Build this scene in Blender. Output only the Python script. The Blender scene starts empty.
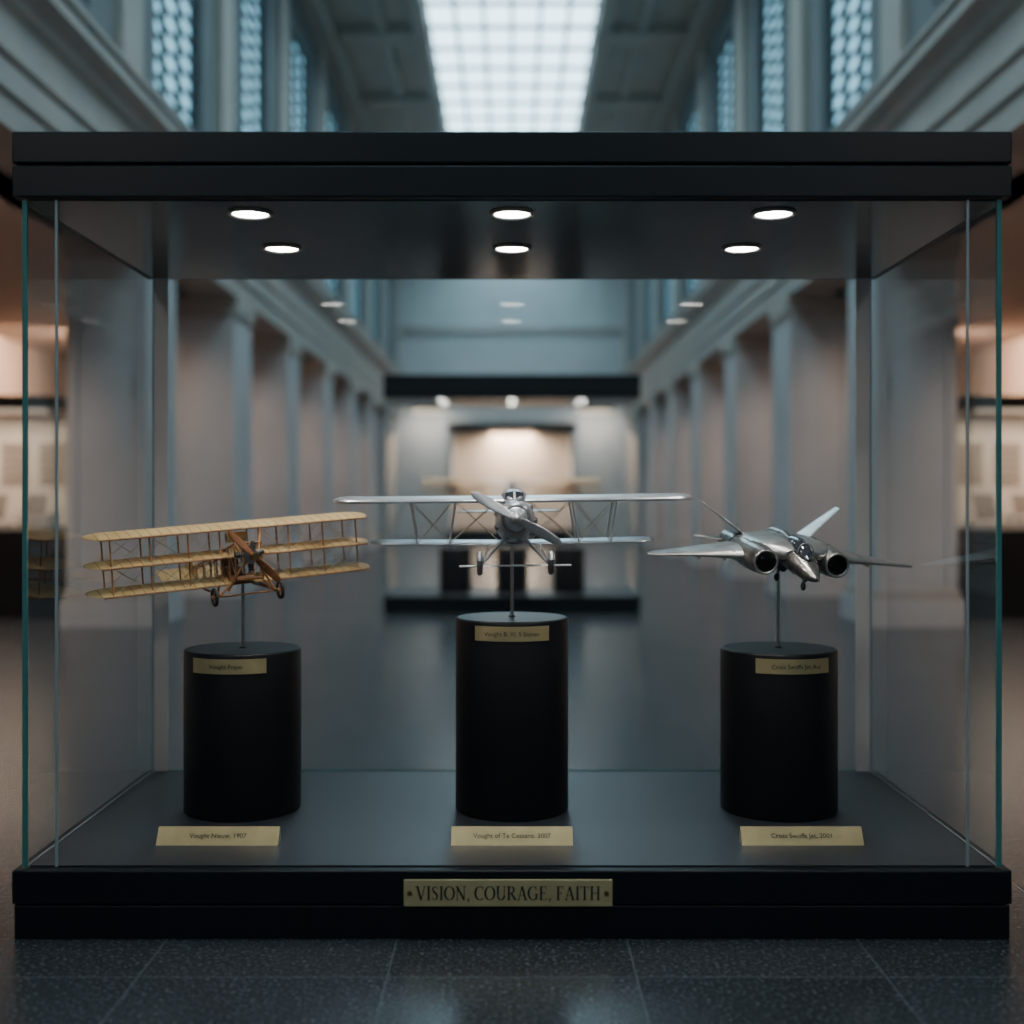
import bpy, math, random
from mathutils import Vector, Matrix, Euler
random.seed(3)
E = 1.147
pi = math.pi
# ------------------------------------------------------------ materials
def mat(name, col=(.5,.5,.5), rough=.5, metal=0., emis=None, es=0., noise=0., nscale=8., bump=0., bscale=30., spec=None, coat=0.):
    m = bpy.data.materials.new(name); m.use_nodes = True
    nt = m.node_tree; b = nt.nodes['Principled BSDF']
    b.inputs['Base Color'].default_value = (*col, 1)
    b.inputs['Roughness'].default_value = rough
    b.inputs['Metallic'].default_value = metal
    if spec is not None: b.inputs['Specular IOR Level'].default_value = spec
    if coat: b.inputs['Coat Weight'].default_value = coat
    if emis:
        b.inputs['Emission Color'].default_value = (*emis, 1)
        b.inputs['Emission Strength'].default_value = es
    if noise or bump:
        tc = nt.nodes.new('ShaderNodeTexCoord')
    if noise:
        n = nt.nodes.new('ShaderNodeTexNoise'); n.inputs['Scale'].default_value = nscale; n.inputs['Detail'].default_value = 6
        nt.links.new(tc.outputs['Object'], n.inputs['Vector'])
        r = nt.nodes.new('ShaderNodeValToRGB')
        r.color_ramp.elements[0].position = .3; r.color_ramp.elements[1].position = .7
        r.color_ramp.elements[0].color = (*[c*(1-noise) for c in col], 1)
        r.color_ramp.elements[1].color = (*[min(1, c*(1+noise)) for c in col], 1)
        nt.links.new(n.outputs['Fac'], r.inputs['Fac']); nt.links.new(r.outputs['Color'], b.inputs['Base Color'])
    if bump:
        n2 = nt.nodes.new('ShaderNodeTexNoise'); n2.inputs['Scale'].default_value = bscale
        nt.links.new(tc.outputs['Object'], n2.inputs['Vector'])
        bp = nt.nodes.new('ShaderNodeBump'); bp.inputs['Strength'].default_value = bump; bp.inputs['Distance'].default_value = .01
        nt.links.new(n2.outputs['Fac'], bp.inputs['Height']); nt.links.new(bp.outputs['Normal'], b.inputs['Normal'])
    return m

M_black = mat('black_satin', (.005,.006,.008), .42, noise=.15, nscale=4, spec=.32)
M_case = mat('case_black', (.004,.007,.010), .42, noise=.15, nscale=3, spec=.3)
M_under = mat('case_underside', (.008,.010,.013), .12, spec=.7)
M_deck = mat('case_deck', (.024,.031,.040), .42, noise=.12, nscale=5)
M_wall = mat('limestone', (.60,.60,.60), .8, noise=.05, nscale=1.5, bump=.15)
M_pier = mat('pier_stone', (.52,.49,.49), .75, noise=.08, nscale=1.2, bump=.1)
M_post = mat('post_aluminium', (.60,.57,.57), .5, .1, noise=.04, nscale=5)
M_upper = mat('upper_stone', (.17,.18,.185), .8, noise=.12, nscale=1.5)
M_trimm = mat('cornice_stone', (.42,.37,.33), .7, noise=.08, nscale=2)
M_warmw = mat('aisle_plaster', (.64,.51,.43), .85, noise=.06, nscale=1)
M_frame = mat('window_frame_dark', (.02,.032,.04), .5)
M_sky = mat('skylight_glass', (.5,.6,.65), .4, emis=(.56,.86,1.0), es=4.8)
M_win = mat('window_glass', (.4,.5,.6), .4, emis=(.30,.70,.90), es=1.5)
M_lamp = mat('lamp_lens', (1,1,1), .4, emis=(1,.93,.84), es=40)
M_lampw = mat('lamp_lens_warm', (1,1,1), .4, emis=(1,.75,.5), es=14)  # glowing lens of the added hall lamps
M_strip = mat('strip_light', (1,1,1), .4, emis=(1,.78,.58), es=.6)
M_ring = mat('lamp_ring', (.25,.25,.25), .3, .8)
M_brass = mat('brass_plate', (.56,.46,.25), .40, .45, noise=.12, nscale=14)
M_ink = mat('engraved_ink', (.012,.010,.008), .6)
M_brassD = mat('brass_screw', (.25,.17,.07), .3, .9)
M_steel = mat('steel_rod', (.5,.5,.5), .3, 1)
M_silver = mat('silver_paint', (.66,.67,.70), .32, .80, noise=.12, nscale=22)
M_silver2 = mat('silver_dark', (.34,.35,.38), .32, .9, noise=.2, nscale=30)
M_gun = mat('gunmetal', (.34,.32,.30), .30, .88, noise=.35, nscale=26)
M_gunL = mat('gunmetal_light', (.50,.49,.48), .34, .85, noise=.25, nscale=20)
M_dark = mat('dark_cavity', (.006,.006,.007), .5)
M_canopy = mat('canopy_tint', (.05,.06,.075), .08, .3, coat=1)
M_wood = mat('varnished_wood', (.42,.20,.08), .45, noise=.3, nscale=40)
M_woodL = mat('propeller_wood', (.26,.10,.04), .3, noise=.25, nscale=50)
M_rubber = mat('tyre_rubber', (.03,.028,.025), .6)
M_wire = mat('rigging_wire', (.50,.45,.36), .4, .6)
M_paper = mat('exhibit_panel', (.75,.70,.64), .8, noise=.05, nscale=4)
M_print = mat('printed_block', (.22,.19,.17), .8)
M_edge = mat('glass_edge_green', (.06,.20,.195), .15, spec=.6)
M_seam = mat('glass_seam_light', (.28,.33,.35), .25, spec=.6)

def glass_mat(name, tint, k=.5):
    m = bpy.data.materials.new(name); m.use_nodes = True; nt = m.node_tree; nt.nodes.clear()
    o = nt.nodes.new('ShaderNodeOutputMaterial'); mx = nt.nodes.new('ShaderNodeMixShader')
    t = nt.nodes.new('ShaderNodeBsdfTransparent'); g = nt.nodes.new('ShaderNodeBsdfGlossy')
    t.inputs['Color'].default_value = (*tint, 1); g.inputs['Roughness'].default_value = .02
    f = nt.nodes.new('ShaderNodeFresnel'); f.inputs['IOR'].default_value = 1.45
    mu = nt.nodes.new('ShaderNodeMath'); mu.operation='MULTIPLY'; mu.inputs[1].default_value=k
    nt.links.new(f.outputs[0], mu.inputs[0])
    nt.links.new(mu.outputs[0], mx.inputs[0]); nt.links.new(t.outputs[0], mx.inputs[1]); nt.links.new(g.outputs[0], mx.inputs[2])
    nt.links.new(mx.outputs[0], o.inputs[0]); return m
M_glass = glass_mat('clear_glass', (.96,.98,.985), .8)
M_glassS = glass_mat('clear_glass_side', (.91,.95,.95), .2)

def fabric():
    m = bpy.data.materials.new('doped_fabric'); m.use_nodes = True; nt = m.node_tree; b = nt.nodes['Principled BSDF']
    tc = nt.nodes.new('ShaderNodeTexCoord'); sx = nt.nodes.new('ShaderNodeSeparateXYZ'); nt.links.new(tc.outputs['Object'], sx.inputs[0])
    mu = nt.nodes.new('ShaderNodeMath'); mu.operation = 'MULTIPLY'; mu.inputs[1].default_value = 33
    fr = nt.nodes.new('ShaderNodeMath'); fr.operation = 'FRACT'; lt = nt.nodes.new('ShaderNodeMath'); lt.operation = 'LESS_THAN'; lt.inputs[1].default_value = .11
    nt.links.new(sx.outputs[0], mu.inputs[0]); nt.links.new(mu.outputs[0], fr.inputs[0]); nt.links.new(fr.outputs[0], lt.inputs[0])
    n = nt.nodes.new('ShaderNodeTexNoise'); n.inputs['Scale'].default_value = 9; nt.links.new(tc.outputs['Object'], n.inputs['Vector'])
    r = nt.nodes.new('ShaderNodeValToRGB'); r.color_ramp.elements[0].color = (.78,.56,.25,1); r.color_ramp.elements[1].color = (.94,.77,.43,1)
    r.color_ramp.elements[0].position=.3; r.color_ramp.elements[1].position=.7
    nt.links.new(n.outputs['Fac'], r.inputs[0])
    mx = nt.nodes.new('ShaderNodeMix'); mx.data_type = 'RGBA'; mx.inputs['B'].default_value = (.62,.38,.13,1)
    nt.links.new(lt.outputs[0], mx.inputs['Factor']); nt.links.new(r.outputs[0], mx.inputs['A']); nt.links.new(mx.outputs['Result'], b.inputs['Base Color'])
    b.inputs['Roughness'].default_value = .55
    tr=nt.nodes.new('ShaderNodeBsdfTranslucent'); ms=nt.nodes.new('ShaderNodeMixShader'); ms.inputs[0].default_value=.35
    nt.links.new(mx.outputs['Result'], tr.inputs['Color']); out=nt.nodes['Material Output']
    nt.links.new(b.outputs[0], ms.inputs[1]); nt.links.new(tr.outputs[0], ms.inputs[2]); nt.links.new(ms.outputs[0], out.inputs[0])
    return m
M_fabric = fabric()

def floor_mat():
    m = bpy.data.materials.new('granite_tile'); m.use_nodes = True; nt = m.node_tree; b = nt.nodes['Principled BSDF']
    tc = nt.nodes.new('ShaderNodeTexCoord'); mp = nt.nodes.new('ShaderNodeMapping'); mp.inputs['Location'].default_value = (.3, .05, 0)
    nt.links.new(tc.outputs['Object'], mp.inputs[0])
    br = nt.nodes.new('ShaderNodeTexBrick'); br.offset = 0; br.squash = 1
    br.inputs['Scale'].default_value = 1; br.inputs['Brick Width'].default_value = .6; br.inputs['Row Height'].default_value = .6
    br.inputs['Mortar Size'].default_value = .002; br.inputs['Mortar Smooth'].default_value = .1; br.inputs['Bias'].default_value = 0
    br.inputs['Color1'].default_value = (.020,.022,.026,1); br.inputs['Color2'].default_value = (.036,.039,.045,1); br.inputs['Mortar'].default_value = (.09,.098,.105,1)
    nt.links.new(mp.outputs[0], br.inputs['Vector'])
    n = nt.nodes.new('ShaderNodeTexNoise'); n.inputs['Scale'].default_value = 90; n.inputs['Detail'].default_value = 6; n.inputs['Roughness'].default_value=.7
    nt.links.new(tc.outputs['Object'], n.inputs['Vector'])
    r = nt.nodes.new('ShaderNodeValToRGB'); r.color_ramp.elements[0].position = .54; r.color_ramp.elements[0].color = (0,0,0,1)
    r.color_ramp.elements[1].position = .68; r.color_ramp.elements[1].color = (.15,.158,.165,1)
    nt.links.new(n.outputs['Fac'], r.inputs[0])
    mx = nt.nodes.new('ShaderNodeMix'); mx.data_type = 'RGBA'; mx.blend_type = 'ADD'; mx.inputs['Factor'].default_value = 1
    nt.links.new(br.outputs['Color'], mx.inputs['A']); nt.links.new(r.outputs[0], mx.inputs['B']); nt.links.new(mx.outputs['Result'], b.inputs['Base Color'])
    n2 = nt.nodes.new('ShaderNodeTexNoise'); n2.inputs['Scale'].default_value = 1.2; nt.links.new(tc.outputs['Object'], n2.inputs['Vector'])
    r2 = nt.nodes.new('ShaderNodeMapRange'); r2.inputs['To Min'].default_value = .22; r2.inputs['To Max'].default_value = .28
    nt.links.new(n2.outputs['Fac'], r2.inputs[0]); nt.links.new(r2.outputs[0], b.inputs['Roughness'])
    b.inputs['Specular IOR Level'].default_value=.42
    return m
M_floor = floor_mat()

# ------------------------------------------------------------ mesh builder
class MB:
    def __init__(s): s.v=[]; s.f=[]; s.m=[]; s.sm=[]; s.mats=[]
    def mi(s, m):
        if m not in s.mats: s.mats.append(m)
        return s.mats.index(m)
    def add(s, vs, fs, m, smooth=False, M=None):
        o=len(s.v); k=s.mi(m)
        for p in vs:
            p=Vector(p)
            s.v.append(M@p if M else p)
        for f in fs: s.f.append([o+i for i in f]); s.m.append(k); s.sm.append(smooth)
    def box(s, x0,x1,y0,y1,z0,z1,m,M=None):
        vs=[(x,y,z) for z in (z0,z1) for y in (y0,y1) for x in (x0,x1)]
        s.add(vs,[(0,2,3,1),(4,5,7,6),(0,1,5,4),(2,6,7,3),(0,4,6,2),(1,3,7,5)],m,M=M)
    def bbox(s, x0,x1,y0,y1,z0,z1,m,b=.004):
        import bmesh
        bm=bmesh.new(); bmesh.ops.create_cube(bm,size=1)
        for v in bm.verts: v.co=Vector(((x0+x1)/2+v.co.x*(x1-x0),(y0+y1)/2+v.co.y*(y1-y0),(z0+z1)/2+v.co.z*(z1-z0)))
        bmesh.ops.bevel(bm,geom=bm.edges[:],offset=b,segments=2,affect='EDGES',profile=.5)
        bm.verts.index_update()
        s.add([v.co.copy() for v in bm.verts],[[v.index for v in f.verts] for f in bm.faces],m); bm.free()
    def ring(s, c, ax, r, n, rx=None):
        ax=Vector(ax).normalized(); a=ax.orthogonal().normalized(); b=ax.cross(a)
        return [Vector(c)+a*math.cos(2*pi*i/n)*r+b*math.sin(2*pi*i/n)*r for i in range(n)]
    def cyl(s,p0,p1,r0,r1,m,n=16,caps=True,M=None):
        p0=Vector(p0);p1=Vector(p1);ax=p1-p0
        vs=s.ring(p0,ax,r0,n)+s.ring(p1,ax,r1,n)
        s.add(vs,[(i,(i+1)%n,n+(i+1)%n,n+i) for i in range(n)],m,True,M)
        if caps:
            s.add(vs[:n],[list(range(n))[::-1]],m,False,M); s.add(vs[n:],[list(range(n))],m,False,M)
    def loft(s,secs,m,caps=True,smooth=True,M=None):
        n=len(secs[0]); vs=[p for q in secs for p in q]; fs=[]
        for k in range(len(secs)-1):
            for i in range(n): fs.append((k*n+i,k*n+(i+1)%n,(k+1)*n+(i+1)%n,(k+1)*n+i))
        s.add(vs,fs,m,smooth,M)
        if caps:
            s.add(secs[0],[list(range(n))[::-1]],m,False,M); s.add(secs[-1],[list(range(n))],m,False,M)
    def torus(s,c,ax,R,r,m,n=28,k=8,M=None):
        ax=Vector(ax).normalized(); a=ax.orthogonal().normalized(); b=ax.cross(a); vs=[];fs=[]
        for i in range(n):
            t=2*pi*i/n; d=a*math.cos(t)+b*math.sin(t)
            for j in range(k):
                u=2*pi*j/k; vs.append(Vector(c)+d*(R+r*math.cos(u))+ax*r*math.sin(u))
        for i in range(n):
            for j in range(k): fs.append((i*k+j,((i+1)%n)*k+j,((i+1)%n)*k+(j+1)%k,i*k+(j+1)%k))
        s.add(vs,fs,m,True,M)
    def build(s,name,parent=None,loc=None,rot=None):
        me=bpy.data.meshes.new(name); me.from_pydata([tuple(p) for p in s.v],[],s.f)
        for mm in s.mats: me.materials.append(mm)
        me.polygons.foreach_set('material_index',s.m); me.polygons.foreach_set('use_smooth',s.sm)
        me.update()
        o=bpy.data.objects.new(name,me); bpy.context.collection.objects.link(o)
        if loc: o.location=loc
        if rot: o.rotation_euler=rot
        if parent: o.parent=parent
        return o
def empty(name,loc=(0,0,0)):
    o=bpy.data.objects.new(name,None); bpy.context.collection.objects.link(o); o.location=loc; return o
def esec(cx,y,cz,rx,rz,n=20,p=2.0,rzb=None):
    out=[]
    for i in range(n):
        t=2*pi*i/n; c=math.cos(t); q=math.sin(t)
        rr = rz if (q>=0 or rzb is None) else rzb
        out.append(Vector((cx+rx*math.copysign(abs(c)**(2/p),c), y, cz+rr*math.copysign(abs(q)**(2/p),q))))
    return out
def airfoil(x,yc,z,chord,th,inc=0.,camber=.03,n=10):
    """closed section in the YZ plane at span x; leading edge at -y"""
    up=[];lo=[]
    for i in range(n+1):
        u=(1-math.cos(pi*i/n))/2
        t=th*(2.97*math.sqrt(u)-1.26*u-3.52*u*u+2.84*u**3-1.02*u**4)*.5
        cb=camber*chord*4*u*(1-u)
        up.append((u,cb+t)); lo.append((u,cb-t))
    pts=up+lo[::-1][1:-1]; ci=math.cos(inc); si=math.sin(inc); out=[]
    for u,h in pts:
        yy=(u-.5)*chord
        out.append(Vector((x, yc+yy*ci-h*si, z+yy*si+h*ci)))
    return out
def wing(mb,m,yc=0,z=0,chord=.15,th=.01,inc=0,tip=.06,dih=0,camber=.03,span=.5,sweep=0):
    secs=[]; N=24; L=[-span+2*span*i/N for i in range(N+1)]
    ex=[span-tip*(1-math.sin(k*pi/2/6)) for k in range(7)]
    L=sorted(set([round(v,5) for v in L if abs(v)<span-tip]+[round(v,5) for v in ex]+[round(-v,5) for v in ex]))
    for x in L:
        d=max(0,abs(x)-(span-tip))/tip
        c=chord*max(.12,math.sqrt(max(0,1-d*d*.96)))
        yy=yc+(chord-c)*.15+sweep*abs(x)
        secs.append(airfoil(x,yy,z+dih*abs(x),c,th*max(.3,c/chord),inc,camber))
    mb.loft(secs,m)

# ------------------------------------------------------------ hall shell
HW=3.3; ZEB=E+2.42; ZC=E+8.0; Y0=-8; Y1=36; AW=7.6; EH=1.12
mb=MB(); mb.box(-AW-.3,AW+.3,Y0,Y1+.3,-.2,0,M_floor); mb.build('floor')
PER=3.5; py=[11.1+PER*i for i in range(-5,7) if i!=-1]
def pillar(x,y):
    sx=1 if x>0 else -1
    b=MB(); x0,x1=(HW,HW+.72) if sx>0 else (-HW-.72,-HW)
    b.box(x0,x1,y,y+.95,.32,ZEB-.25,M_pier)
    b.box(x0-.06,x1+.06,y-.06,y+1.01,0,.24,M_pier)
    b.box(x0-.03,x1+.03,y-.03,y+.98,.24,.32,M_trimm)
    b.box(x0-.02,x1+.02,y-.02,y+.97,ZEB-.25,ZEB-.18,M_trimm)
    b.box(x0-.04,x1+.04,y-.04,y+.99,ZEB-.18,ZEB,M_trimm)
    for (a,c) in ((x0,x0+.09),(x1-.09,x1)):
        b.box(a,c,y-.025,y,.32,ZEB-.25,M_pier)
    b.build('pillar')
for y in py:
    pillar(-1,y); pillar(1,y)
def profile(name,pts,sx,m,y0=Y0,y1=Y1):
    b=MB(); P=[(sx*x,z) for x,z in pts]; n=len(P)
    vs=[(x,y0,z) for x,z in P]+[(x,y1,z) for x,z in P]
    b.add(vs,[(i,(i+1)%n,n+(i+1)%n,n+i) for i in range(n)]+[list(range(n)),list(range(n,2*n))[::-1]],m)
    return b.build(name)
prof=[(HW+.8,ZEB),(HW-.03,ZEB),(HW-.03,ZEB+.2),(HW-.06,ZEB+.22),(HW-.06,ZEB+.40),(HW-.09,ZEB+.44),(HW-.09,ZEB+.48),(HW-.01,ZEB+.5),
      (HW-.01,ZEB+.78),(HW-.06,ZEB+.82),(HW-.08,ZEB+.88),(HW-.14,ZEB+.93),(HW-.18,ZEB+.96),(HW-.18,ZEB+1.05),(HW-.21,ZEB+1.08),(HW-.21,ZEB+EH),(HW+.8,ZEB+EH)]
profile('trim_1',prof,-1,M_trimm); profile('trim_2',prof,1,M_trimm)
wy=[11.35+PER*i for i in range(-5,8)]; WW=1.75
zb=ZEB+EH; wz0=zb+.3; wz1=ZC-.8
wi=1
for sx,nm in ((-1,'left'),(1,'right')):
    b=MB(); xa,xb=sorted((sx*HW,sx*(HW+.45)))
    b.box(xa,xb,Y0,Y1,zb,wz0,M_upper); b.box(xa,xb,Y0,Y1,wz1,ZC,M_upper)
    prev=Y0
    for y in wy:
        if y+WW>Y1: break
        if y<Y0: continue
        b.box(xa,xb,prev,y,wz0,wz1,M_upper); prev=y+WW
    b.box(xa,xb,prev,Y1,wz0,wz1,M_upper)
    for y in wy:
        yy=y-1.15
        if yy<Y0: continue
        if yy+.55>Y1: break
        x0,x1=sorted((sx*HW,sx*(HW-.07)))
        b.box(x0,x1,yy,yy+.55,zb,ZC-.35,M_trimm)
    x0,x1=sorted((sx*HW,sx*(HW-.3))); b.box(x0,x1,Y0,Y1,ZC-.35,ZC,M_trimm)
    x0,x1=sorted((sx*AW,sx*(AW+.3))); b.box(x0,x1,Y0,Y1,0,ZEB+.3,M_warmw)
    x0,x1=sorted((sx*(HW+.45),sx*(AW+.3))); b.box(x0,x1,Y0,Y1,ZEB,ZEB+.3,M_warmw)
    b.build('wall_'+nm)
    for y in wy:
        if y<Y0 or y+WW>Y1: continue
        w=MB(); xg=sx*(HW+.12); x0,x1=sorted((xg,xg+sx*.03)); w.box(x0,x1,y,y+WW,wz0,wz1,M_win)
        x0,x1=sorted((xg,xg-sx*.04))
        for t in range(4):
            yy=y+t*(WW-.09)/3; w.box(x0,x1,yy,yy+.09,wz0,wz1,M_frame)
        k=17
        for t in range(k+1):
            zz=wz0+t*(wz1-wz0-.04)/k; w.box(x0,x1,y,y+WW,zz,zz+.035,M_frame)
        w.build('window_%d'%wi); wi+=1
b=MB(); b.box(-AW-.3,AW+.3,Y1,Y1+.3,0,ZC,M_wall)
for z in (E+4.9,): b.box(-HW,HW,Y1-.1,Y1,z,z+.16,M_trimm)
b.build('wall_back')
SW=1.42
b=MB()
for sx in (-1,1):
    x0,x1=sorted((sx*SW,sx*(HW+.45))); b.box(x0,x1,Y0,Y1+.3,ZC,ZC+.3,M_trimm)
    x0,x1=sorted((sx*SW,sx*(SW+.22))); b.box(x0,x1,Y0,Y1,ZC-.16,ZC,M_trimm)
    x0,x1=sorted((sx*(SW+.7),sx*(SW+.85))); b.box(x0,x1,Y0,Y1,ZC-.09,ZC,M_trimm)
for y in wy:
    yy=y-1.15
    if yy<Y0 or yy+.5>Y1: continue
    for sx in (-1,1):
        x0,x1=sorted((sx*SW,sx*HW)); b.box(x0,x1,yy,yy+.5,ZC-.14,ZC,M_trimm)
b.build('ceiling')
b=MB(); b.box(-SW,SW,Y0,Y1,ZC+.12,ZC+.15,M_sky)
for i in range(7):
    x=-SW+i*2*SW/6; b.box(x-.03,x+.03,Y0,Y1,ZC+.05,ZC+.12,M_frame)
y=Y0
while y<Y1:
    b.box(-SW,SW,y-.03,y+.03,ZC+.06,ZC+.12,M_frame); y+=1.0
b.build('window_%d'%wi)

b=MB(); ya=33.0
b.box(-1.75,1.75,ya,ya+.9,E+1.85,E+2.08,M_case); b.box(-1.75,1.75,ya,ya+.9,0,.35,M_case)
b.box(-1.75,-1.6,ya,ya+.9,.35,E+1.85,M_wall); b.box(1.6,1.75,ya,ya+.9,.35,E+1.85,M_wall)
b.box(-1.6,1.6,ya+.8,ya+.9,.35,E+1.85,M_warmw)
b.build('display_alcove')

# ------------------------------------------------------------ display case
def spot(parent,loc,power,size,blend=.6,col=(1,.93,.85),radius=.04,target=None):
    l=bpy.data.lights.new('downlight_spot','SPOT'); l.energy=power; l.spot_size=size; l.spot_blend=blend; l.color=col; l.shadow_soft_size=radius
    o=bpy.data.objects.new('downlight_spot',l); bpy.context.collection.objects.link(o); o.location=loc; o.parent=parent
    if target is not None:
        d=Vector(target)-Vector(loc); o.rotation_euler=d.to_track_quat('-Z','Y').to_euler()
    return o
def make_case(name,loc,w=2.6,d=1.2,base=.18,top0=1.937,top1=2.109,seams=True,lamps=True,power=8,frontseam=True):
    e=empty(name,loc); h=w/2
    b=MB()
    if seams:
        b.bbox(-h+.004,h-.004,.004,d-.004,.0,base*.49,M_case); b.box(-h+.012,h-.012,.012,d-.012,base*.45,base*.55,M_dark); b.bbox(-h,h,0,d,base*.51,base,M_case)
    else: b.bbox(-h,h,0,d,0,base,M_case)
    b.box(-h+.035,h-.035,.035,d-.035,base,base+.004,M_deck)
    b.build('base',e)
    b=MB(); tm=(top0+top1)/2
    b.bbox(-h,h,0,d,top0,tm-.003,M_case); b.box(-h+.012,h-.012,.012,d-.012,tm-.01,tm+.01,M_dark); b.bbox(-h,h,0,d,tm+.003,top1,M_case)
    b.box(-h+.03,h-.03,.03,d-.03,top0-.003,top0+.001,M_under)
    b.build('canopy',e)
    g=h-.028; y0=.02; y1=d-.03; z0=base+.004; z1=top0-.003
    def sheet(n,vs,m):
        q=MB(); q.add(vs,[(0,1,2,3)],m); q.build(n,e)
    sheet('glass_front',[(-g,y0,z0),(g,y0,z0),(g,y0,z1),(-g,y0,z1)],M_glass)
    sheet('glass_back',[(g,y1,z0),(-g,y1,z0),(-g,y1,z1),(g,y1,z1)],M_glass)
    sheet('glass_side_1',[(-g,y1,z0),(-g,y0,z0),(-g,y0,z1),(-g,y1,z1)],M_glassS)
    sheet('glass_side_2',[(g,y0,z0),(g,y1,z0),(g,y1,z1),(g,y0,z1)],M_glassS)
    q=MB()
    for sx in (-1,1):
        q.box(sx*g-.006,sx*g+.006,y0-.006,y0+.004,z0,z1,M_edge)
        q.box(sx*g-.002,sx*g+.002,y1-.004,y1+.004,z0,z1,M_seam)
        if frontseam:
            q.box(sx*(g-.082)-.003,sx*(g-.082)+.003,y0-.004,y0+.003,z0,z1,M_seam)
            q.box(sx*(g-.03)-.024,sx*(g-.03)+.024,y1-.012,y1-.002,z0,z1,M_post)
        a,c=sorted((sx*g,sx*(g-.004))); q.box(a,c,y0,y1,z0,z0+.003,M_seam)
    q.box(-g,g,y1-.006,y1,z0,z0+.003,M_edge)
    q.build('glass_edges',e)
    if lamps:
        for yy in (.166,.63):
            for xx in (-.715,0,.715):
                k=xx*w/2.6; q=MB(); q.cyl((k,yy,top0-.006),(k,yy,top0-.002),.048,.048,M_lamp,28); q.torus((k,yy,top0-.005),(0,0,1),.056,.006,M_ring)
                q.build('downlight',e); spot(e,(k,yy,top0-.02),power,math.radians(110),.8,(1,.94,.87),.05,(k,yy+.02,0))
    return e
case=make_case('display_case',(0,3.2,0),w=2.61,power=14)

# ------------------------------------------------------------ lettering (roman capitals built from ribbons)
def ribbon(pts,ws):
    L=[];R=[]
    for i,p in enumerate(pts):
        a=Vector(pts[max(0,i-1)]);c=Vector(pts[min(len(pts)-1,i+1)]); d=(c-a).normalized(); n=Vector((-d.y,d.x))
        w=ws[i] if isinstance(ws,(list,tuple)) else ws
        L.append(Vector(p)+n*w/2);R.append(Vector(p)-n*w/2)
    return [(L[i],L[i+1],R[i+1],R[i]) for i in range(len(pts)-1)]
def arc(cx,cy,rx,ry,a0,a1,n=16,tk=.17,tn=.05):
    pts=[];ws=[]
    for i in range(n+1):
        t=math.radians(a0+(a1-a0)*i/n); pts.append((cx+rx*math.cos(t),cy+ry*math.sin(t))); ws.append(tn+(tk-tn)*abs(math.cos(t))**1.3)
    return ribbon(pts,ws)
TK=.16;TN=.07
def S(x,y,w=.3): return ribbon([(x-w/2,y),(x+w/2,y)],.05)
def st(a,b_,w): return ribbon([a,b_],w)
GL={
'V':(.86,lambda: st((.14,1),(.45,0),TK)+st((.45,0),(.73,1),TN)+S(.14,.98)+S(.73,.98,.24)),
'I':(.40,lambda: st((.2,0),(.2,1),TK)+S(.2,.02)+S(.2,.98)),
'O':(.92,lambda: arc(.46,.5,.37,.48,0,360,28)),
'S':(.62,lambda: ribbon([(.50,.80),(.44,.93),(.30,.97),(.16,.90),(.13,.76),(.20,.62),(.34,.52),(.46,.40),(.49,.24),(.42,.09),(.28,.03),(.14,.08),(.08,.22)],[.06,.05,.06,.11,.13,.14,.15,.14,.13,.11,.06,.05,.06])),
'N':(.90,lambda: st((.17,0),(.17,1),TN)+st((.14,1),(.73,0),TK)+st((.73,0),(.73,1),TN)+S(.15,.02,.24)+S(.12,.98,.2)+S(.73,.98,.24)),
'C':(.80,lambda: arc(.46,.5,.37,.48,50,312,24)+st((.70,.68),(.70,.95),.05)),
'U':(.88,lambda: st((.19,.35),(.19,1),TK)+arc(.45,.33,.26,.30,180,360,14,.15,.07)+st((.71,.33),(.71,1),TN)+S(.19,.98)+S(.71,.98,.22)),
'R':(.84,lambda: st((.2,0),(.2,1),TK)+ribbon([(.2,.97),(.42,.97),(.56,.9),(.60,.75),(.56,.60),(.42,.52),(.2,.52)],[.05,.06,.12,.16,.12,.06,.05])+st((.38,.52),(.72,.02),TK*.95)+S(.2,.02)+S(.1,.98,.2)+S(.76,.02,.14)),
'A':(.86,lambda: st((.14,0),(.42,1),TN)+st((.42,1),(.72,0),TK)+st((.24,.34),(.6,.34),.05)+S(.14,.02,.24)+S(.72,.02)),
'G':(.90,lambda: arc(.46,.5,.37,.48,50,305,24)+st((.72,.05),(.72,.44),TK*.9)+S(.72,.44,.28)+st((.70,.70),(.70,.95),.05)),
'E':(.74,lambda: st((.2,0),(.2,1),TK)+st((.06,.975),(.6,.975),.05)+st((.06,.025),(.64,.025),.05)+st((.2,.52),(.48,.52),.05)+st((.6,.8),(.6,1),.05)+st((.64,0),(.64,.22),.05)+st((.48,.42),(.48,.62),.04)),
'F':(.70,lambda: st((.2,0),(.2,1),TK)+st((.06,.975),(.6,.975),.05)+st((.2,.5),(.46,.5),.05)+st((.6,.78),(.6,1),.05)+st((.46,.4),(.46,.6),.04)+S(.2,.02)),
'T':(.76,lambda: st((.38,0),(.38,1),TK)+st((.06,.975),(.70,.975),.05)+st((.07,.76),(.07,1),.05)+st((.69,.76),(.69,1),.05)+S(.38,.02)),
'H':(.92,lambda: st((.2,0),(.2,1),TK)+st((.72,0),(.72,1),TK)+st((.2,.51),(.72,.51),.05)+S(.2,.02)+S(.2,.98)+S(.72,.02)+S(.72,.98)),
',':(.34,lambda: ribbon([(.16,.12),(.19,.0),(.10,-.16)],[.15,.12,.03])),
' ':(.30,lambda: []),
}
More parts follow.
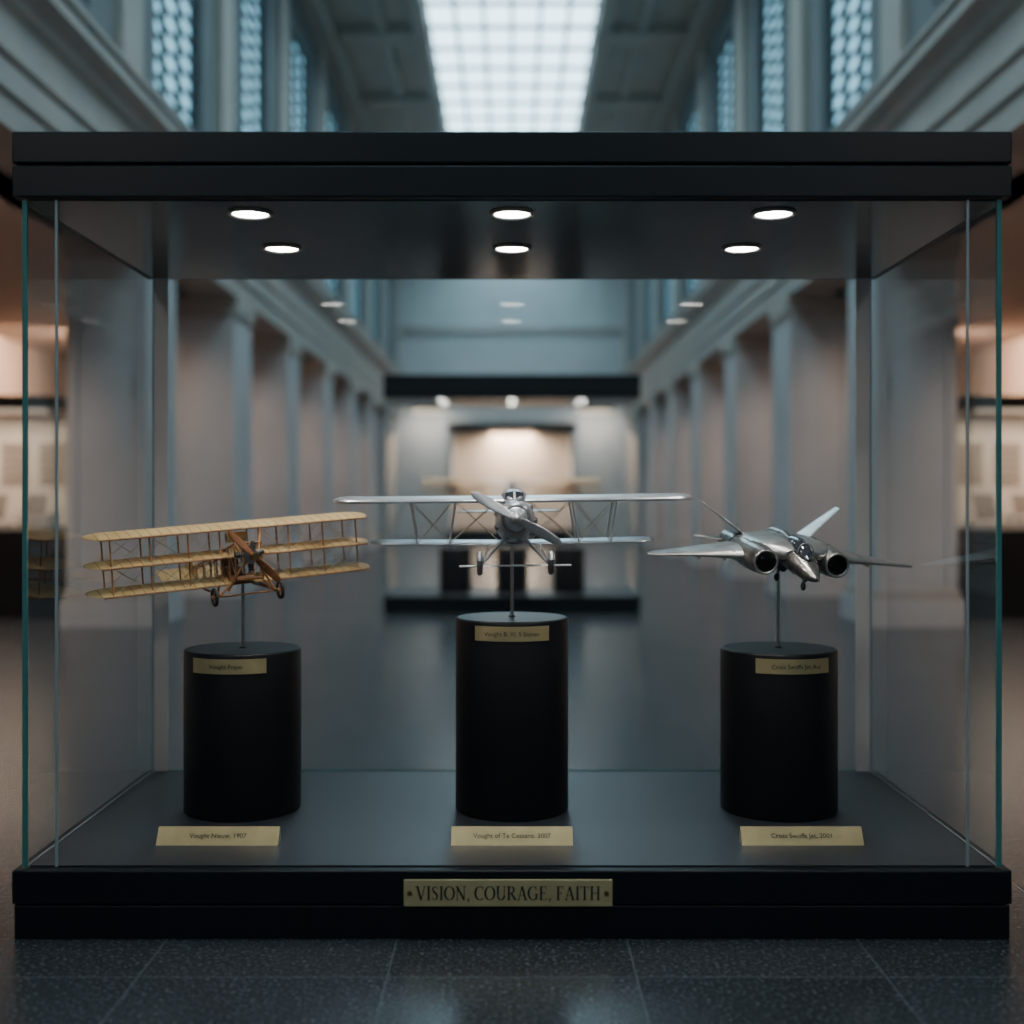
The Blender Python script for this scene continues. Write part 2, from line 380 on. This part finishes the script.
def lettering(mb,text,width,y,zbase,h,cx=0):
    tot=sum(GL[c][0] for c in text); sx=width/tot; x=cx-width/2
    for k,c in enumerate(text):
        w,fn=GL[c]
        for q in fn():
            mb.add([(x+p.x*sx,y-.0001*(k%2),zbase+p.y*h) for p in q],[(0,1,2,3)],M_ink)
        x+=w*sx
b=MB(); e=empty('name_plaque',(-.01,3.2,0))
zc=E-(892.5-500)/383.5
b.bbox(-.272,.272,-.006,0,zc-.035,zc+.035,M_brass,.002)
for sx in (-1,1):
    b.cyl((sx*.256,-.010,zc),(sx*.256,-.005,zc),.006,.007,M_brassD,16)
b.build('plate',e); b=MB(); lettering(b,'VISION, COURAGE, FAITH',.482,-.0068,zc-.018,.036); b.build('lettering',e)

def small_text(txt,parent,loc,rot,size,name='lettering'):
    c=bpy.data.curves.new(name,'FONT'); c.body=txt; c.size=size; c.align_x='CENTER'; c.align_y='CENTER'; c.extrude=.0002
    c.materials.append(M_ink); o=bpy.data.objects.new(name,c); bpy.context.collection.objects.link(o)
    o.location=loc; o.rotation_euler=rot; o.parent=parent
zd=.184
for x,t in ((-.823,'Vought Nieuw, 1907'),(0,'Vought of Te Cessaro, 2007'),(.812,'Cross Swoffs Jet, 2001')):
    e=empty('name_plaque',(x,3.42,zd)); b=MB(); w=.170
    P=[(0,0),(.030,.044),(.036,.044),(.05,0)]
    vs=[(-w,a,c) for a,c in P]+[(w,a,c) for a,c in P]
    b.add(vs,[(0,1,2,3)[::-1],(4,5,6,7),(0,4,5,1)[::-1],(1,5,6,2)[::-1],(2,6,7,3)[::-1],(3,7,4,0)[::-1]],M_brass); b.build('plate',e)
    ang=math.atan2(.044,.030)
    small_text(t,e,(0,.0145,.0228),(ang,0,0),.019)
def pedestal(x,y,zt,r,z0,rodtop,t=None,off=0,rodx=0):
    e=empty('pedestal',(x,y,0)); b=MB(); n=64
    prof=[(r*.985,z0),(r,z0+.006),(r,zt-.006),(r-.002,zt-.002),(r-.006,zt)]
    secs=[[Vector((q*math.cos(2*pi*i/n),q*math.sin(2*pi*i/n),z)) for i in range(n)] for q,z in prof]
    b.loft(secs,M_black); b.build('column_body',e)
    b=MB(); b.cyl((rodx,0,zt),(rodx,0,zt+.004),.012,.010,M_black,24); b.cyl((rodx,0,zt),(rodx,0,rodtop),.0055,.0055,M_steel,14); b.build('support_rod',e)
    if t:
        b=MB(); a0=-pi/2+off/r; hw=.118/r; vs=[];fs=[]; N=16; zt0=zt-.058; zt1=zt-.014
        for i in range(N+1):
            a=a0-hw+2*hw*i/N
            for rr,zz in ((r+.0035,zt0),(r+.0035,zt1),(r-.001,zt1),(r-.001,zt0)): vs.append((rr*math.cos(a),rr*math.sin(a),zz))
        for i in range(N):
            for j in range(4): fs.append((i*4+j,(i+1)*4+j,(i+1)*4+(j+1)%4,i*4+(j+1)%4))
        fs+= [(3,2,1,0),(N*4,N*4+1,N*4+2,N*4+3)]
        b.add(vs,fs,M_brass); b.build('brass_label',e)
        small_text(t,e,((r+.006)*math.cos(a0),(r+.006)*math.sin(a0),(zt0+zt1)/2),(pi/2,0,a0+pi/2),.018)
    return e
PY=3.84
pedestal(-.842,PY,E-.462,.180,zd,E-.235,'Vought Frayer',-.010)
pedestal(0,PY,E-.365,.176,zd,E-.11,'Vought B. XI. S Statter',0)
pedestal(.834,PY,E-.462,.180,zd,E-.19,'Cross Swoffs Jet Avi',.012)

# ------------------------------------------------------------ triplane
def wheel(b,c,ax,R,r=.006,m=M_rubber,spokes=12,sm=M_wood):
    b.torus(c,ax,R,r,m,28,8); ax=Vector(ax).normalized(); a=ax.orthogonal().normalized(); d=ax.cross(a)
    for i in range(spokes):
        t=2*pi*i/spokes; b.cyl(c,Vector(c)+(a*math.cos(t)+d*math.sin(t))*R,.0009,.0009,sm,5,False)
    b.cyl(Vector(c)-ax*.01,Vector(c)+ax*.01,.006,.006,sm,10)
def prop(b,c,L,ang,m,w=.02,hub=.012,blades=2,tw=.6):
    for k in range(blades):
        A=ang+k*2*pi/blades; M=Matrix.Translation(Vector(c))@Matrix.Rotation(-A,4,'Y')
        secs=[]
        for i in range(11):
            u=i/10; x=.006+u*(L-.006); ww=w*(.45+.9*math.sin(pi*min(1,u*.78+.12)))*(1 if u<.93 else .6 if u<.99 else .25)
            th=.006*(1-u*.75); t=tw*(1.1-u*.8); s=[]
            for j in range(10):
                q=2*pi*j/10; p=Vector((0,math.sin(q)*th/2,math.cos(q)*ww/2)); s.append(Vector((x,p.y*math.cos(t)-p.z*math.sin(t),p.y*math.sin(t)+p.z*math.cos(t))))
            secs.append(s)
        b.loft(secs,m,M=M)
def triplane():
    b=MB(); S_=.452; zs=(.085,0,-.083); inc=.12; ch=.15
    for z in zs:
        wing(b,M_fabric,0,z,ch,.007,inc,.07,0,.05,S_)
        b.cyl((-S_+.03,-.071,z-.071*math.sin(inc)),(S_-.03,-.071,z-.071*math.sin(inc)),.0028,.0028,M_wood,8)
    X=[.39,.275,.16,.062]; ys=(-.055,.055)
    for sx in (-1,1):
        for x in X:
            for yy in ys:
                dz=yy*math.sin(inc)
                b.cyl((sx*x,yy,zs[2]+dz),(sx*x,yy,zs[1]+dz),.0027,.0027,M_wood,8)
                b.cyl((sx*x,yy,zs[1]+dz),(sx*x,yy,zs[0]+dz),.0027,.0027,M_wood,8)
        for i in range(3):
            for yy in ys:
                dz=yy*math.sin(inc)
                for z0,z1 in ((zs[2],zs[1]),(zs[1],zs[0])):
                    b.cyl((sx*X[i],yy,z0+dz),(sx*X[i+1],yy,z1+dz),.0012,.0012,M_wire,4,False)
                    b.cyl((sx*X[i],yy,z1+dz),(sx*X[i+1],yy,z0+dz),.0012,.0012,M_wire,4,False)
    def node(t,i):
        y=-.13+t*.60; w=.042*(1-t*.8); zt=.035*(1-t)-.075*t; zbm=-.075*(1-t)-.11*t
        return Vector(((-w,w,w,-w)[i],y,(zt,zt,zbm,zbm)[i]))
    T=[0,.12,.25,.38,.52,.68,.84,1]
    for k in range(len(T)-1):
        for i in range(4):
            b.cyl(node(T[k],i),node(T[k+1],i),.0036,.0036,M_wood,8)
            j=(i+1)%4
            b.cyl(node(T[k],i),node(T[k],j),.003,.003,M_wood,8)
            b.cyl(node(T[k],i),node(T[k+1],j),.0009,.0009,M_wire,4,False)
    b.box(-.034,.034,-.13,.10,-.078,-.072,M_wood); b.box(-.028,.028,.02,.06,-.072,-.045,M_woodL); b.box(-.028,.028,.055,.062,-.05,.01,M_woodL)
    b.cyl((-.03,-.02,.05),(.03,-.02,.05),.016,.016,M_brass,18)
    b.cyl((0,-.165,-.005),(0,-.115,-.005),.022,.024,M_silver2,20)
    for i in range(7):
        a=2*pi*i/7+.3; d=Vector((math.cos(a),0,math.sin(a))); c=Vector((0,-.14,-.005))
        b.cyl(c+d*.018,c+d*.046,.008,.0075,M_dark if i%2 else M_gun,10)
        for q in range(4): b.cyl(c+d*(.024+q*.006),c+d*(.026+q*.006),.0105,.0105,M_gun,10)
    b.cyl((0,-.19,-.005),(0,-.16,-.005),.007,.009,M_silver2,12)
    prop(b,(0,-.185,-.005),.115,math.radians(-48),M_woodL,.018)
    b.cyl((0,-.198,-.005),(0,-.180,-.005),.011,.013,M_brassD,14)
    for sx in (-1,1):
        b.cyl((sx*.05,-.11,.075),(sx*.02,-.15,-.02),.004,.004,M_wood,8)
        b.cyl((sx*.02,-.15,-.02),(sx*.07,-.13,-.105),.004,.004,M_wood,8)
        b.cyl((sx*.04,-.11,-.075),(sx*.09,-.10,-.122),.0038,.0038,M_wood,8)
        b.cyl((sx*.04,.05,-.075),(sx*.09,-.09,-.122),.0038,.0038,M_wood,8)
        b.cyl((sx*.09,-.13,-.118),(sx*.08,.08,-.11),.004,.004,M_wood,8)
        wheel(b,(sx*.104,-.10,-.122),(1,0,0),.024,.0052)
    b.cyl((-.110,-.10,-.122),(.110,-.10,-.122),.003,.003,M_wood,8)
    b.cyl((0,.44,-.10),(0,.47,-.145),.003,.003,M_wood,8)
    secs=[airfoil(x,.49+(abs(x)*.12),-.090,.12*(1-(abs(x)/.15)**3*.6),.005,.30) for x in (-.11,-.10,-.07,-.04,0,.04,.07,.10,.11)]
    b.loft(secs,M_fabric)
    F=[(.43,-.09),(.46,-.04),(.49,-.02),(.53,-.02),(.55,-.04),(.55,-.11),(.53,-.125),(.49,-.11)]
    vs=[(-.003,y,z) for y,z in F]+[(.003,y,z) for y,z in F]; n=len(F)
    b.add(vs,[list(range(n)),list(range(n,2*n))[::-1]]+[(i,n+i,n+(i+1)%n,(i+1)%n) for i in range(n)],M_fabric)
    return b
tri=triplane().build('triplane_model')
tri.location=(-.868,PY,E-.165); tri.rotation_euler=Euler((math.radians(0),math.radians(-4.2),math.radians(31)),'XYZ')

# ------------------------------------------------------------ biplane
def biplane():
    b=MB()
    wing(b,M_silver,0,0.004,.19,.020,.04,.05,.004,.03,.562)
    wing(b,M_silver,.03,-.132,.16,.014,.03,.05,.015,.03,.45)
    St=[(-.235,.012,.012,-.05),(-.232,.030,.030,-.05),(-.215,.048,.048,-.052),(-.185,.058,.058,-.055),(-.13,.060,.064,-.06),(-.128,.052,.058,-.06),(-.05,.054,.068,-.06),(.05,.052,.068,-.058),(.15,.042,.056,-.052),(.28,.026,.036,-.045),(.40,.012,.02,-.038),(.44,.004,.01,-.036)]
    b.loft([esec(0,y,z,rx,rz,24,2.3) for y,rx,rz,z in St],M_silver)
    b.torus((0,-.222,-.05),(0,1,0),.037,.008,M_silver2,32,10)
    b.loft([esec(0,y,-.05,r,r,20) for y,r in ((-.275,.002),(-.272,.008),(-.262,.014),(-.245,.019),(-.228,.021))],M_silver)
    prop(b,(0,-.250,-.05),.155,math.radians(-30),M_silver,.024,tw=.5)
    for i in range(9):
        a=2*pi*i/9; c=Vector((math.cos(a)*.057,-.165,-.057+math.sin(a)*.058)); b.loft([esec(c.x,c.y+dy,c.z,r,r,10) for dy,r in ((-.03,.002),(-.02,.008),(0,.011),(.03,.009),(.045,.002))],M_silver2)
    b.loft([esec(0,y,z,rx,rz,20,3) for y,rx,rz,z in ((-.115,.02,.004,.004),(-.09,.034,.022,.008),(-.03,.036,.028,.010),(.06,.034,.024,.006),(.12,.02,.008,0))],M_silver)
    for sx in (-1,1):
        b.add([(sx*.003,-.118,.006),(sx*.028,-.108,.004),(sx*.028,-.093,.026),(sx*.003,-.098,.032)],[(0,1,2,3)],M_canopy)
        b.cyl((sx*.002,-.119,.004),(sx*.002,-.099,.034),.0015,.0015,M_silver2,6)
        b.box(sx*.0365-.001,sx*.0365+.001,-.06,-.02,.0,.025,M_canopy); b.box(sx*.0365-.001,sx*.0365+.001,-.01,.03,0,.022,M_canopy)
    for sx in (-1,1):
        for x,xt in ((.30,.32),(.20,.18)):
            for yy in (-.05,.07):
                zt=.0 ; zl=-.128
                b.loft([[Vector((sx*(x+(xt-x)*u)+.0028*math.cos(2*pi*j/8),yy+.007*math.sin(2*pi*j/8),zl+(zt-zl)*u)) for j in range(8)] for u in (0,.5,1)],M_silver)
        for yy in (-.05,.07):
            b.cyl((sx*.30,yy,-.128),(sx*.19,yy,.0),.0012,.0012,M_wire,5,False)
            b.cyl((sx*.32,yy,0),(sx*.20,yy,-.128),.0012,.0012,M_wire,5,False)
            b.cyl((sx*.20,yy,-.128),(sx*.05,yy,.0),.0012,.0012,M_wire,5,False)
            b.cyl((sx*.18,yy,0),(sx*.05,yy,-.12),.0012,.0012,M_wire,5,False)
            b.cyl((sx*.33,yy,0),(sx*.43,yy,-.125),.0008,.0008,M_wire,5,False)
        b.cyl((sx*.03,-.12,-.11),(sx*.105,-.11,-.195),.0045,.0035,M_silver,8)
        b.cyl((sx*.075,-.11,-.13),(sx*.105,-.11,-.195),.003,.003,M_silver,8)
        b.cyl((sx*.03,.0,-.115),(sx*.105,-.10,-.195),.004,.003,M_silver,8)
        c=(sx*.108,-.11,-.190)
        b.torus(c,(1,0,0),.026,.009,M_silver2,28,10); b.cyl((c[0]-.006,c[1],c[2]),(c[0]+.006,c[1],c[2]),.022,.022,M_silver,24)
        b.loft([[Vector((c[0]+.013*math.cos(2*pi*j/12)*s,c[1]-.005+.045*math.sin(2*pi*j/12)*s,c[2]+.012+h)) for j in range(12)] for s,h in ((1,0),(.9,.016),(.5,.026))],M_silver)
    b.loft([airfoil(x,-.11,-.196,.03,.006) for x in (-.17,-.165,0,.165,.17)],M_silver)
    b.loft([airfoil(x,.40+abs(x)*.15,-.036,.10*(1-(abs(x)/.19)**3*.6),.007) for x in (-.18,-.16,-.1,-.05,0,.05,.1,.16,.18)],M_silver)
    F=[(.33,-.03),(.37,.03),(.41,.055),(.45,.05),(.46,.02),(.455,-.05)]; n=len(F)
    vs=[(-.003,y,z) for y,z in F]+[(.003,y,z) for y,z in F]
    b.add(vs,[list(range(n)),list(range(n,2*n))[::-1]]+[(i,n+i,n+(i+1)%n,(i+1)%n) for i in range(n)],M_silver)
    return b
bi=biplane().build('biplane_model'); bi.location=(.004,PY,E-.004); bi.rotation_euler=Euler((0,math.radians(-.6),math.radians(2)),'XYZ')

# ------------------------------------------------------------ jet
def jet():
    b=MB()
    St=[(-.285,.003,.003,-.034),(-.275,.012,.011,-.034),(-.25,.022,.019,-.030),(-.21,.034,.028,-.022),(-.16,.044,.036,-.012),(-.10,.055,.042,0),(0,.072,.044,.004),(.10,.072,.040,.004),(.18,.052,.032,.002),(.24,.03,.022,0)]
    b.loft([esec(0,y,z,rx,rz,28,2.2) for y,rx,rz,z in St],M_gun)
    b.cyl((0,-.31,-.035),(0,-.28,-.034),.001,.0025,M_dark,8)
    b.loft([esec(0,y,z,rx,rz,28,2.6) for y,rx,rz,z in ((-.15,.05,.02,.008),(-.12,.10,.030,.008),(-.03,.14,.038,.006),(.10,.14,.036,.004),(.18,.11,.026,.0),(.22,.09,.012,0))],M_gunL)
    b.loft([esec(0,y,z,rx,rz,20) for y,rx,rz,z in ((-.215,.006,.004,.006),(-.195,.018,.018,.010),(-.16,.026,.030,.018),(-.12,.027,.034,.024),(-.07,.022,.028,.030),(-.02,.010,.012,.034),(.0,.002,.002,.036))],M_canopy)
    for y,r in ((-.175,.030),(-.11,.034)):
        pts=[Vector((r*.83*math.cos(t),y,.021+r*1.02*math.sin(t))) for t in [pi*i/14 for i in range(15)]]
        for i in range(14): b.cyl(pts[i],pts[i+1],.0018,.0018,M_gunL,6,False)
    b.loft([esec(0,y,z,rx,rz,16) for y,rx,rz,z in ((-.04,.010,.012,.035),(.02,.02,.022,.036),(.12,.02,.02,.034),(.2,.01,.01,.02))],M_gun)
    for sx in (-1,1):
        cx=sx*.110; cz=-.014; q_=.77
        b.loft([esec(cx,y,cz,rx*q_,rz*q_,28,2.2) for y,rx,rz in ((-.155,.046,.046),(-.145,.051,.051),(-.10,.057,.056),(0,.060,.058),(.12,.054,.050),(.20,.045,.043),(.25,.038,.038))],M_gun,caps=False)
        b.torus((cx,-.155,cz),(0,1,0),.0340,.0042,M_gunL,32,8)
        b.loft([esec(cx,y,cz,r,r,28,2.1) for y,r in ((-.154,.0325),(-.10,.030),(-.06,.028))],M_dark,caps=False)
        b.add(esec(cx,-.065,cz,.030,.030,28),[list(range(28))],M_dark)
        b.loft([esec(cx,y,cz,r,r,16) for y,r in ((-.105,.001),(-.10,.005),(-.08,.009),(-.065,.011))],M_gun)
        for i in range(14):
            a=2*pi*i/14; d=Vector((math.cos(a),0,math.sin(a))); b.cyl(Vector((cx,-.072,cz))+d*.009,Vector((cx,-.068,cz))+d*.027,.0012,.0020,M_gun,5)
        b.loft([esec(cx,y,cz,r,r,24) for y,r in ((.25,.026),(.20,.022))],M_dark)
        for yy in (-.04,.09): b.torus((cx,yy,cz),(0,1,0),.0445,.0014,M_dark,32,6)
        secs=[]
        for i in range(11):
            u=i/10; x=.09+u*(.425-.09); c=.25*(1-u)**1.35+.055*(1-(1-u)**1.35)
            if i==10: c*=.55
            th=.042*(1-u)**2.0+.009
            secs.append(airfoil(sx*x,.02+u*.01,-.002-.034*u,c,th,.06,.01))
        b.loft(secs,M_gunL)
        base=Vector((sx*.10,.13,.025)); d=Vector((sx*.80,.35,.56)).normalized(); nrm=Vector((sx*.56,0,-.80))
        secs=[]; L=.168
        for i in range(7):
            u=i/6; c=.12*(1-u)+.045*u; p=base+d*L*u; s=[]
            for j in range(12):
                t=2*pi*j/12; s.append(p+Vector((0,1,0))*math.cos(t)*c/2+nrm*math.sin(t)*.005*(1-u*.6))
            secs.append(s)
        b.loft(secs,M_gunL)
        b.loft([airfoil(sx*(.10+.12*i/4),.22+.05*i/4,-.01,.11*(1-.6*i/4),.008*(1-.6*i/4)) for i in range(5)],M_gun)
        for xx in (.19,.27):
            b.box(sx*xx-.002,sx*xx+.002,-.01,.05,-.040,-.012,M_gun)
        b.cyl((sx*.035,-.10,-.040),(sx*.035,-.03,-.040),.011,.011,M_dark,14)
        b.cyl((sx*.04,-.07,-.045),(sx*.045,-.075,-.070),.004,.003,M_gun,8); b.torus((sx*.045,-.075,-.072),(1,0,0),.008,.005,M_dark,16,6)
    b.cyl((0,-.18,-.04),(0,-.185,-.074),.004,.003,M_gun,8); b.torus((0,-.185,-.076),(1,0,0),.008,.005,M_dark,16,6)
    for y,rx,rz,z in ((-.21,.034,.028,-.022),(-.16,.044,.036,-.012)):
        pts=esec(0,y,z,rx+.0004,rz+.0004,28,2.2)
        for i in range(28): b.cyl(pts[i],pts[(i+1)%28],.0009,.0009,M_dark,4,False)
    return b
jt=jet().build('jet_fighter_model'); jt.location=(.843,3.79,E-.154); jt.rotation_euler=Euler((math.radians(8),math.radians(3.0),math.radians(7)),'XYZ')

# ------------------------------------------------------------ background cases
c2=make_case('display_case',(0,12.4,0),w=2.6,d=1.2,base=.17,top0=E+1.03,top1=E+1.27,power=26,frontseam=False)
def copyobj(o,loc,rot,s=1):
    q=o.copy(); q.name='airplane_model'; q.location=loc; q.rotation_euler=rot; q.scale=(s,s,s); bpy.context.collection.objects.link(q); return q
for x in (-.6,0,.6): pedestal(x,13.0,E-.5,.17,.174,E+.08)
copyobj(tri,(-.6,13.0,E+.13),(0,math.radians(3),math.radians(-20)),.85)
copyobj(bi,(0,13.0,E+.20),(0,0,math.radians(8)),.7)
copyobj(tri,(.6,13.0,E+.13),(0,math.radians(-3),math.radians(20)),.85)
for sx in (-1,1):
    x=sx*5.60
    e=make_case('display_case',(x,12.0,0),w=2.3,d=1.1,base=.85,top0=E+.90,top1=E+1.02,seams=False,lamps=False,frontseam=False)
    b=MB(); b.box(-1.05,1.05,.85,.9,.86,E+.88,M_paper)
    for i in range(5):
        xx=-.95+i*.4
        b.box(xx,xx+.28,.835,.85,E+.15,E+.6,M_trimm)
        for k in range(5): b.box(xx+.03,xx+.25,.83,.84,E+.2+k*.08,E+.23+k*.08,M_print)
        b.box(xx,xx+.3,.3,.6,.86,.92+.08*(i%3),M_paper)
        M=Matrix.Translation((xx+.13,.4,1.08))@Matrix.Rotation(-.5,4,'X'); b.box(-.11,.11,-.01,.01,-.14,.14,M_print,M)
    b.box(-1.0,1.0,.1,.16,E+.87,E+.895,M_strip)
    b.build('exhibit_panels',e)
    l=bpy.data.lights.new('case_strip','AREA'); l.energy=22; l.color=(1,.76,.57); l.shape='RECTANGLE'; l.size=2; l.size_y=.1
    o=bpy.data.objects.new('case_strip',l); bpy.context.collection.objects.link(o); o.location=(0,.4,E+.86); o.parent=e

# ------------------------------------------------------------ hall lamps, most of them added
for sx in (-1,1):
    for i,y in enumerate([5.5,9.6,13.3,16.8,20.3,23.8,27.3]):
        X_=4.9 if y<10 else 4.5
        e=empty('ceiling_lamp',(sx*X_,y,ZEB)); q=MB(); q.cyl((0,0,-.03),(0,0,0),.10,.11,M_ring,20); q.cyl((0,0,-.034),(0,0,-.029),.085,.085,M_lampw,20); q.build('fixture',e)  # lamps added out of view to warm the aisles and pillars
        spot(e,(0,0,-.06),360 if y<10 else 140,math.radians(150),.9,(1,.70,.52),.1,(sx*1.2 if y<10 else sx*.1,.3,-3))
    # hidden lamp added to brighten the aisle wall: washer
    e=empty('ceiling_lamp',(sx*5.9,17.6,ZEB)); q=MB(); q.cyl((0,0,-.03),(0,0,0),.10,.11,M_ring,20); q.cyl((0,0,-.034),(0,0,-.029),.085,.085,M_lampw,20); q.build('fixture',e)
    spot(e,(0,0,-.08),520,math.radians(140),.9,(1,.68,.48),.1,(sx*1.7,.4,-1.3))
    e=empty('track_spotlight',(sx*2.95,-1.5,E+3.3)); q=MB(); d=(Vector((0,3.6,E-.2))-Vector((sx*2.95,-1.5,E+3.3))).normalized()  # unseen spots added behind the camera to brighten the case
    q.cyl(Vector((0,0,0)),d*-.22,.07,.06,M_case,20); q.cyl(d*.002,d*-.002,.055,.055,M_lamp,20); q.cyl((0,0,0),(sx*.2,0,.12),.012,.012,M_case,8); q.build('fixture',e)
    spot(e,d*.02,100,math.radians(38),.7,(1,.95,.88),.06,d*3)
    e=empty('wall_washer_lamp',(sx*2.4,35.2,E+2.6)); q=MB(); q.bbox(-.5,.5,-.06,.06,-.05,.05,M_case,.01); q.box(-.45,.45,-.04,.04,-.055,-.05,M_lampw); q.box(-.02,.02,.05,.8,-.02,.02,M_case); q.build('fixture',e)  # added lamps that lift the dark back wall
    l=bpy.data.lights.new('washer','AREA'); l.energy=24; l.color=(1,.86,.74); l.shape='RECTANGLE'; l.size=.9; l.size_y=.1
    o=bpy.data.objects.new('washer',l); bpy.context.collection.objects.link(o); o.location=(0,0,-.07); o.parent=e; o.rotation_euler=(math.radians(20),0,0)
l=bpy.data.lights.new('alcove_lamp','AREA'); l.energy=210; l.color=(1,.78,.58); l.size=1.2
o=bpy.data.objects.new('alcove_lamp',l); bpy.context.collection.objects.link(o); o.location=(0,33.4,E+1.8)

# ------------------------------------------------------------ world + camera
w=bpy.data.worlds.new('World'); bpy.context.scene.world=w; w.use_nodes=True
w.node_tree.nodes['Background'].inputs[0].default_value=(.60,.62,.66,1); w.node_tree.nodes['Background'].inputs[1].default_value=.14
cam=bpy.data.cameras.new('Camera'); co=bpy.data.objects.new('Camera',cam); bpy.context.collection.objects.link(co)
co.location=(0,0,E); co.rotation_euler=(pi/2,0,0); cam.sensor_width=36; cam.lens=1227/1024*36; cam.shift_y=-12/1024
cam.dof.use_dof=True; cam.dof.focus_distance=3.55; cam.dof.aperture_fstop=1.05
cam.clip_end=200
bpy.context.scene.camera=co
